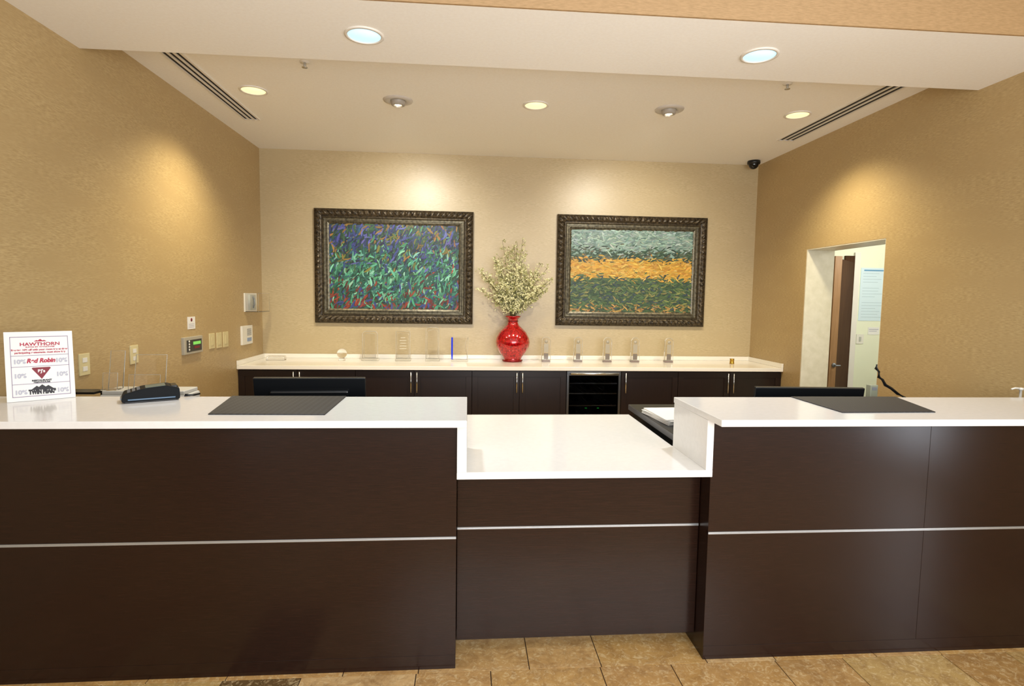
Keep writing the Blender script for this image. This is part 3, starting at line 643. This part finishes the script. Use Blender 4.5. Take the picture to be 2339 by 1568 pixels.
holder(247,280,803,3.1,'clear empty sign holder, left of two behind the card reader'); holder(305,376,812,3.1,'wider clear empty sign holder, right of two behind the card reader')
q=onZ(345,914,Zt); t=thing('card_reader','near-black card payment terminal on the left raised countertop','card reader',(0,0,0))
tm=MB().extr([(-.105,0),(.105,0),(.108,.012),(.106,.048),(.06,.062),(-.03,.055),(-.098,.036),(-.108,.012)],(-.058,0,.004),(0,1,0),(0,0,1),(1,0,0),.116)
bmesh.ops.bevel(tm.bm,geom=tm.bm.edges[:],offset=.0025,segments=2,affect='EDGES'); tm.build('body',BLUEBLK,t)
MB().box(-.053,.053,-.097,.095,.0,.006,.002).build('foot_plate',BLACKP,t)
rm=Matrix.Translation((0,.015,.0605))@Matrix.Rotation(math.atan2(.007,.09),4,'X')
MB().box(-.042,.042,-.035,.04,-.002,.003,.0005,rot=rm).build('screen',mat('lcd','#4a6a6c',.2),t)
rm=Matrix.Translation((0,-.06,.0475))@Matrix.Rotation(math.atan2(.017,.06),4,'X')
for r_ in range(3):
    for c_ in range(4): MB().box(-.042+c_*.022,-.025+c_*.022,-.026+r_*.018,-.014+r_*.018,0,.0045,.001,rot=rm).build('key',DKEY,t)
SB=mat('slate_blue','#3c5a74',.35)
for sx_ in (-1,1): MB().box(sx_*.0575,sx_*.0605,-.085,.09,.012,.018,.001).build('side_grip',SB,t)
MB().box(-.04,.04,.075,.098,.048,.064,.002).build('paper_cover',BLACKP,t)
MB().box(-.03,.03,-.112,-.104,.012,.02,.001).build('card_slot',GREYP,t)
t.location=(q.x,q.y,Zt+.0003); t.rotation_euler.z=math.radians(-60)
tag(MB().tube([(q.x+.11,q.y+.07,Zt+.012),(q.x+.14,q.y+.09,Zt+.006),(q.x+.15,q.y+.13,Zt+.006),(q.x+.11,Ysb-.02,Zt+.006)],.0035).build('reader_cable',BLACKP),'thin black cable running from the card reader','cable')
# framed notice
BL=onZ(16,921,Zt); BR=onZ(173,908,Zt); ar=(BR-BL); W=ar.length; ar.normalize(); up0=Vector((0,0,1)); bk=Vector((-ar.y,ar.x,0)); 
lean=math.radians(9); up=up0*math.cos(lean)+bk*math.sin(lean); nn=-(bk*math.cos(lean)-up0*math.sin(lean)); HH=.298
t=thing('notice_board','white framed notice with restaurant discounts standing on the left counter','sign',BL+ar*W/2)
o=BL+up0*.001
MB().extr([(0,0),(W,0),(W,HH),(0,HH)],o-nn*.012,ar,up,nn,.012).build('board',PAPER,t)
MB().extr([(0,0),(.09,0),(.03,HH*.5)],o+ar*(W*.47)-nn*.0125,bk,up0,ar,.02).build('easel_foot',WHITEP,t)
def rect(mb,x0,y0,x1,y1,d=.0006): return mb.extr([(W*x0,HH*y0),(W*x1,HH*y0),(W*x1,HH*y1),(W*x0,HH*y1)],o+nn*.0004,ar,up,nn,d)
mb=MB(); l=.008
rect(mb,.08,.06,.93,.06+l); rect(mb,.08,.92,.93,.92+l); rect(mb,.08,.06,.08+l,.92+l); rect(mb,.93-l,.06,.93,.92+l)
for yy in (.24,.49,.65): rect(mb,.08,yy,.93,yy+.006)
mb.build('border',PURP,t)
def T(s,x,y,size,m,**k): MB().text(s,size*HH,o+ar*(W*x)+up*(HH*y)+nn*.0008,ar,up,nn,**k).build('lettering',m,t)
T('HAWTHORN',.51,.815,.066,RED,sx=1.15,bold=.0005); T('SUITES BY WYNDHAM',.51,.775,.026,RED,sx=1.25,bold=.0002)
T('Receive 10% off with your room key at these',.51,.735,.035,RED,sx=1.0,bold=.0004); T('participating restaurants, must show key',.51,.695,.035,RED,sx=1.0,bold=.0004)
T('Red Robin',.51,.572,.086,RED,shear=.25,bold=.0012,sx=.88)
T('BJ\'s',.51,.42,.06,PAPER,bold=.0007)
T('RESTAURANT',.51,.285,.03,INK,sx=1.2,bold=.0006); T('BREWHOUSE',.51,.258,.026,INK,sx=1.2,bold=.0005); T('TWIN PEAKS',.51,.12,.085,INK,sx=.62,bold=.0022)
for yy in (.565,.36,.125):
    for xx in (.2,.81): T('10%',xx,yy,.082,GREYT,bold=.0014)
mb=MB(); mb.extr([(W*.51-W*.14,HH*.462),(W*.51-W*.125,HH*.475),(W*.51+W*.125,HH*.475),(W*.51+W*.14,HH*.462),(W*.51,HH*.305)],o+nn*.0003,ar,up,nn,.0004); mb.build('triangle_logo',MAROON,t)
mb=MB(); mb.extr([(W*.42,HH*.855),(W*.46,HH*.875),(W*.48,HH*.867),(W*.515,HH*.89),(W*.55,HH*.867),(W*.57,HH*.875),(W*.61,HH*.855)],o+nn*.0003,ar,up,nn,.0004); mb.build('roof_logo',RED,t)
mb=MB(); mb.extr([(W*.34,HH*.15),(W*.43,HH*.21),(W*.46,HH*.19),(W*.51,HH*.225),(W*.56,HH*.19),(W*.6,HH*.21),(W*.69,HH*.15)],o+nn*.0003,ar,up,nn,.0004); mb.build('mountain_logo',INK,t)
# ------------------------------------------------------------------ right side small things
y=2.78; A=onY(2332,888,y); zb=.7605; t=thing('pump_bottle','white pump dispenser bottle at the right edge behind the counter','bottle',(A.x,y,zb))
MB().lathe([(0,0),(.035,0),(.037,.01),(.037,.2),(.03,.235),(.014,.25),(.014,.265),(0,.265)],(A.x,y,zb)).build('bottle_body',WHITEP,t)
MB().lathe([(0,.265),(.017,.265),(.017,.285),(.006,.288),(.006,A.z-zb-.008),(.012,A.z-zb-.008),(.012,A.z-zb+.004),(0,A.z-zb+.006)],(A.x,y,zb),20).tube([(A.x,y,A.z),(A.x-.035,y,A.z+.002),(A.x-.055,y,A.z-.004)],[.006,.005,.004]).build('pump_head',WHITEP,t)
pts=[onY(u,v,3.1) for u,v in ((2003,833),(2001,842),(2008,850),(2007,862),(2016,868),(2022,880),(2036,888),(2050,900),(2066,908))]
pts.append(Vector((pts[-1].x+.03,3.1,.9))); pts.append(Vector((pts[-1].x+.0,3.1,.765)))
q=MB().tube(pts,[.005,.009,.006,.009,.007,.009,.008,.008,.008,.008,.009],10); tag(q.build('braided_cord',BLACKP),'dark knotted cord rising behind the right counter by the doorway','cord')
A=onY(1982,905,3.05); B=onY(1999,905,3.05); z=onY(1990,879,3.05).z
t=thing('desk_display_box','small grey box standing on the staff desk below the doorway','box',((A.x+B.x)/2,3.05,.7605))
MB().box(A.x,B.x,3.03,3.07,.7605,z,.004).build('casing',mat('olive_grey','#8f9480',.5),t); MB().box(A.x+.008,B.x-.008,3.028,3.03,z-.03,z-.012).build('display',GREYP,t)
def hq(u0,v0,u1,v1): a=onY(u0,v0,YH); b=onY(u1,v1,YH); return a.x,b.x,b.z,a.z
x0,x1,z0,z1=hq(1967,612,2028,734)
t=thing('wall_poster','pale blue printed poster on the hallway wall','poster',((x0+x1)/2,YH,z0))
MB().box(x0,x1,YH-.004,YH,z0,z1).build('sheet',PAPERB,t)
mb=MB(); w=x1-x0;h=z1-z0
for k in range(16):
    if k in (4,9): continue
    mb.box(x0+w*.08,x0+w*random.uniform(.5,.85),YH-.005,YH-.004,z0+h*(.9-.055*k)-.005,z0+h*(.9-.055*k))
mb.build('text_line',mat('poster_ink','#a8bec8',.6),t); MB().box(x0+w*.1,x1-w*.1,YH-.0052,YH-.004,z1-h*.06,z1-h*.035).build('title',mat('poster_blue','#5a92b8',.6),t)
x0,x1,z0,z1=hq(1983,748,2007,765)
t=thing('wall_notice','small white notice under the hallway poster','notice',((x0+x1)/2,YH,z0)); MB().box(x0,x1,YH-.003,YH,z0,z1).build('sheet',PAPER,t); MB().box(x0+.01,x1-.01,YH-.0035,YH-.003,z1-.03,z1-.02).box(x0+.01,x1-.03,YH-.0035,YH-.003,z1-.05,z1-.043).build('text_line',GREYT,t)
x0,x1,z0,z1=hq(1956,764,1971,786)
t=thing('switch_plate','white light switch on the hallway wall','switch',((x0+x1)/2,YH,z0)); MB().box(x0,x1,YH-.007,YH,z0,z1,.002).build('plate',WHITEP,t); MB().box((x0+x1)/2-.012,(x0+x1)/2+.012,YH-.012,YH-.007,z0+.03,z1-.03,.001).build('rocker',PALEG,t)
# ------------------------------------------------------------------ lights
def spot(loc,E,col,size,blend,tgt=None,r=.06):
    l=bpy.data.lights.new('spot','SPOT'); l.energy=E; l.color=col; l.spot_size=math.radians(size); l.spot_blend=blend; l.shadow_soft_size=r
    o=bpy.data.objects.new('spot_lamp',l); COL.objects.link(o); o.location=loc
    d=(Vector(tgt)-Vector(loc)) if tgt else Vector((0,0,-1)); o.rotation_euler=d.to_track_quat('-Z','Y').to_euler(); return o
def area(loc,E,col,sx,sy,tgt):
    l=bpy.data.lights.new('area','AREA'); l.shape='RECTANGLE'; l.size=sx; l.size_y=sy; l.energy=E; l.color=col
    o=bpy.data.objects.new('fill_area_light',l); COL.objects.link(o); o.location=loc; o.rotation_euler=(Vector(tgt)-Vector(loc)).to_track_quat('-Z','Y').to_euler(); return o
WARM=(1,.88,.60); COOL=(.95,.97,1)
for p in SL: spot((p.x,p.y,ZS-.03),70,COOL,130,.9)
for i,p in enumerate(WL): spot((p.x,p.y,ZC-.03),125 if i!=1 else 80,WARM,126,.8,None,.09)
spot((gp[0].x,gp[0].y,ZC-.06),105,(1,.96,.86),95,1,(gp[0].x-.1,YB,1.7),.03)
spot((gp[1].x,gp[1].y,ZC-.06),92,(1,.94,.82),95,1,(gp[1].x+.1,YB,1.7),.03)
area((1.0,-.8,1.7),135,(.97,.98,1),3.2,1.4,(.9,3.4,2.9))  # unseen fill added behind the camera, tilted up to brighten the soffit
area((4.3,-.3,1.0),32,(.82,.9,1),.6,1.6,(1.6,2.3,.7))  # unseen cool light added to put a sheen on the right counter
l=bpy.data.lights.new('hall','POINT'); l.energy=60; l.color=(1,1,.94); l.shadow_soft_size=.2; o=bpy.data.objects.new('hall_lamp',l); COL.objects.link(o); o.location=(4.6,4.9,2.45)
w=bpy.data.worlds.new('world'); SC.world=w; w.use_nodes=True; w.node_tree.nodes['Background'].inputs[0].default_value=(1,.97,.92,1); w.node_tree.nodes['Background'].inputs[1].default_value=.8
SC.view_settings.view_transform='Standard'; SC.view_settings.exposure=.18
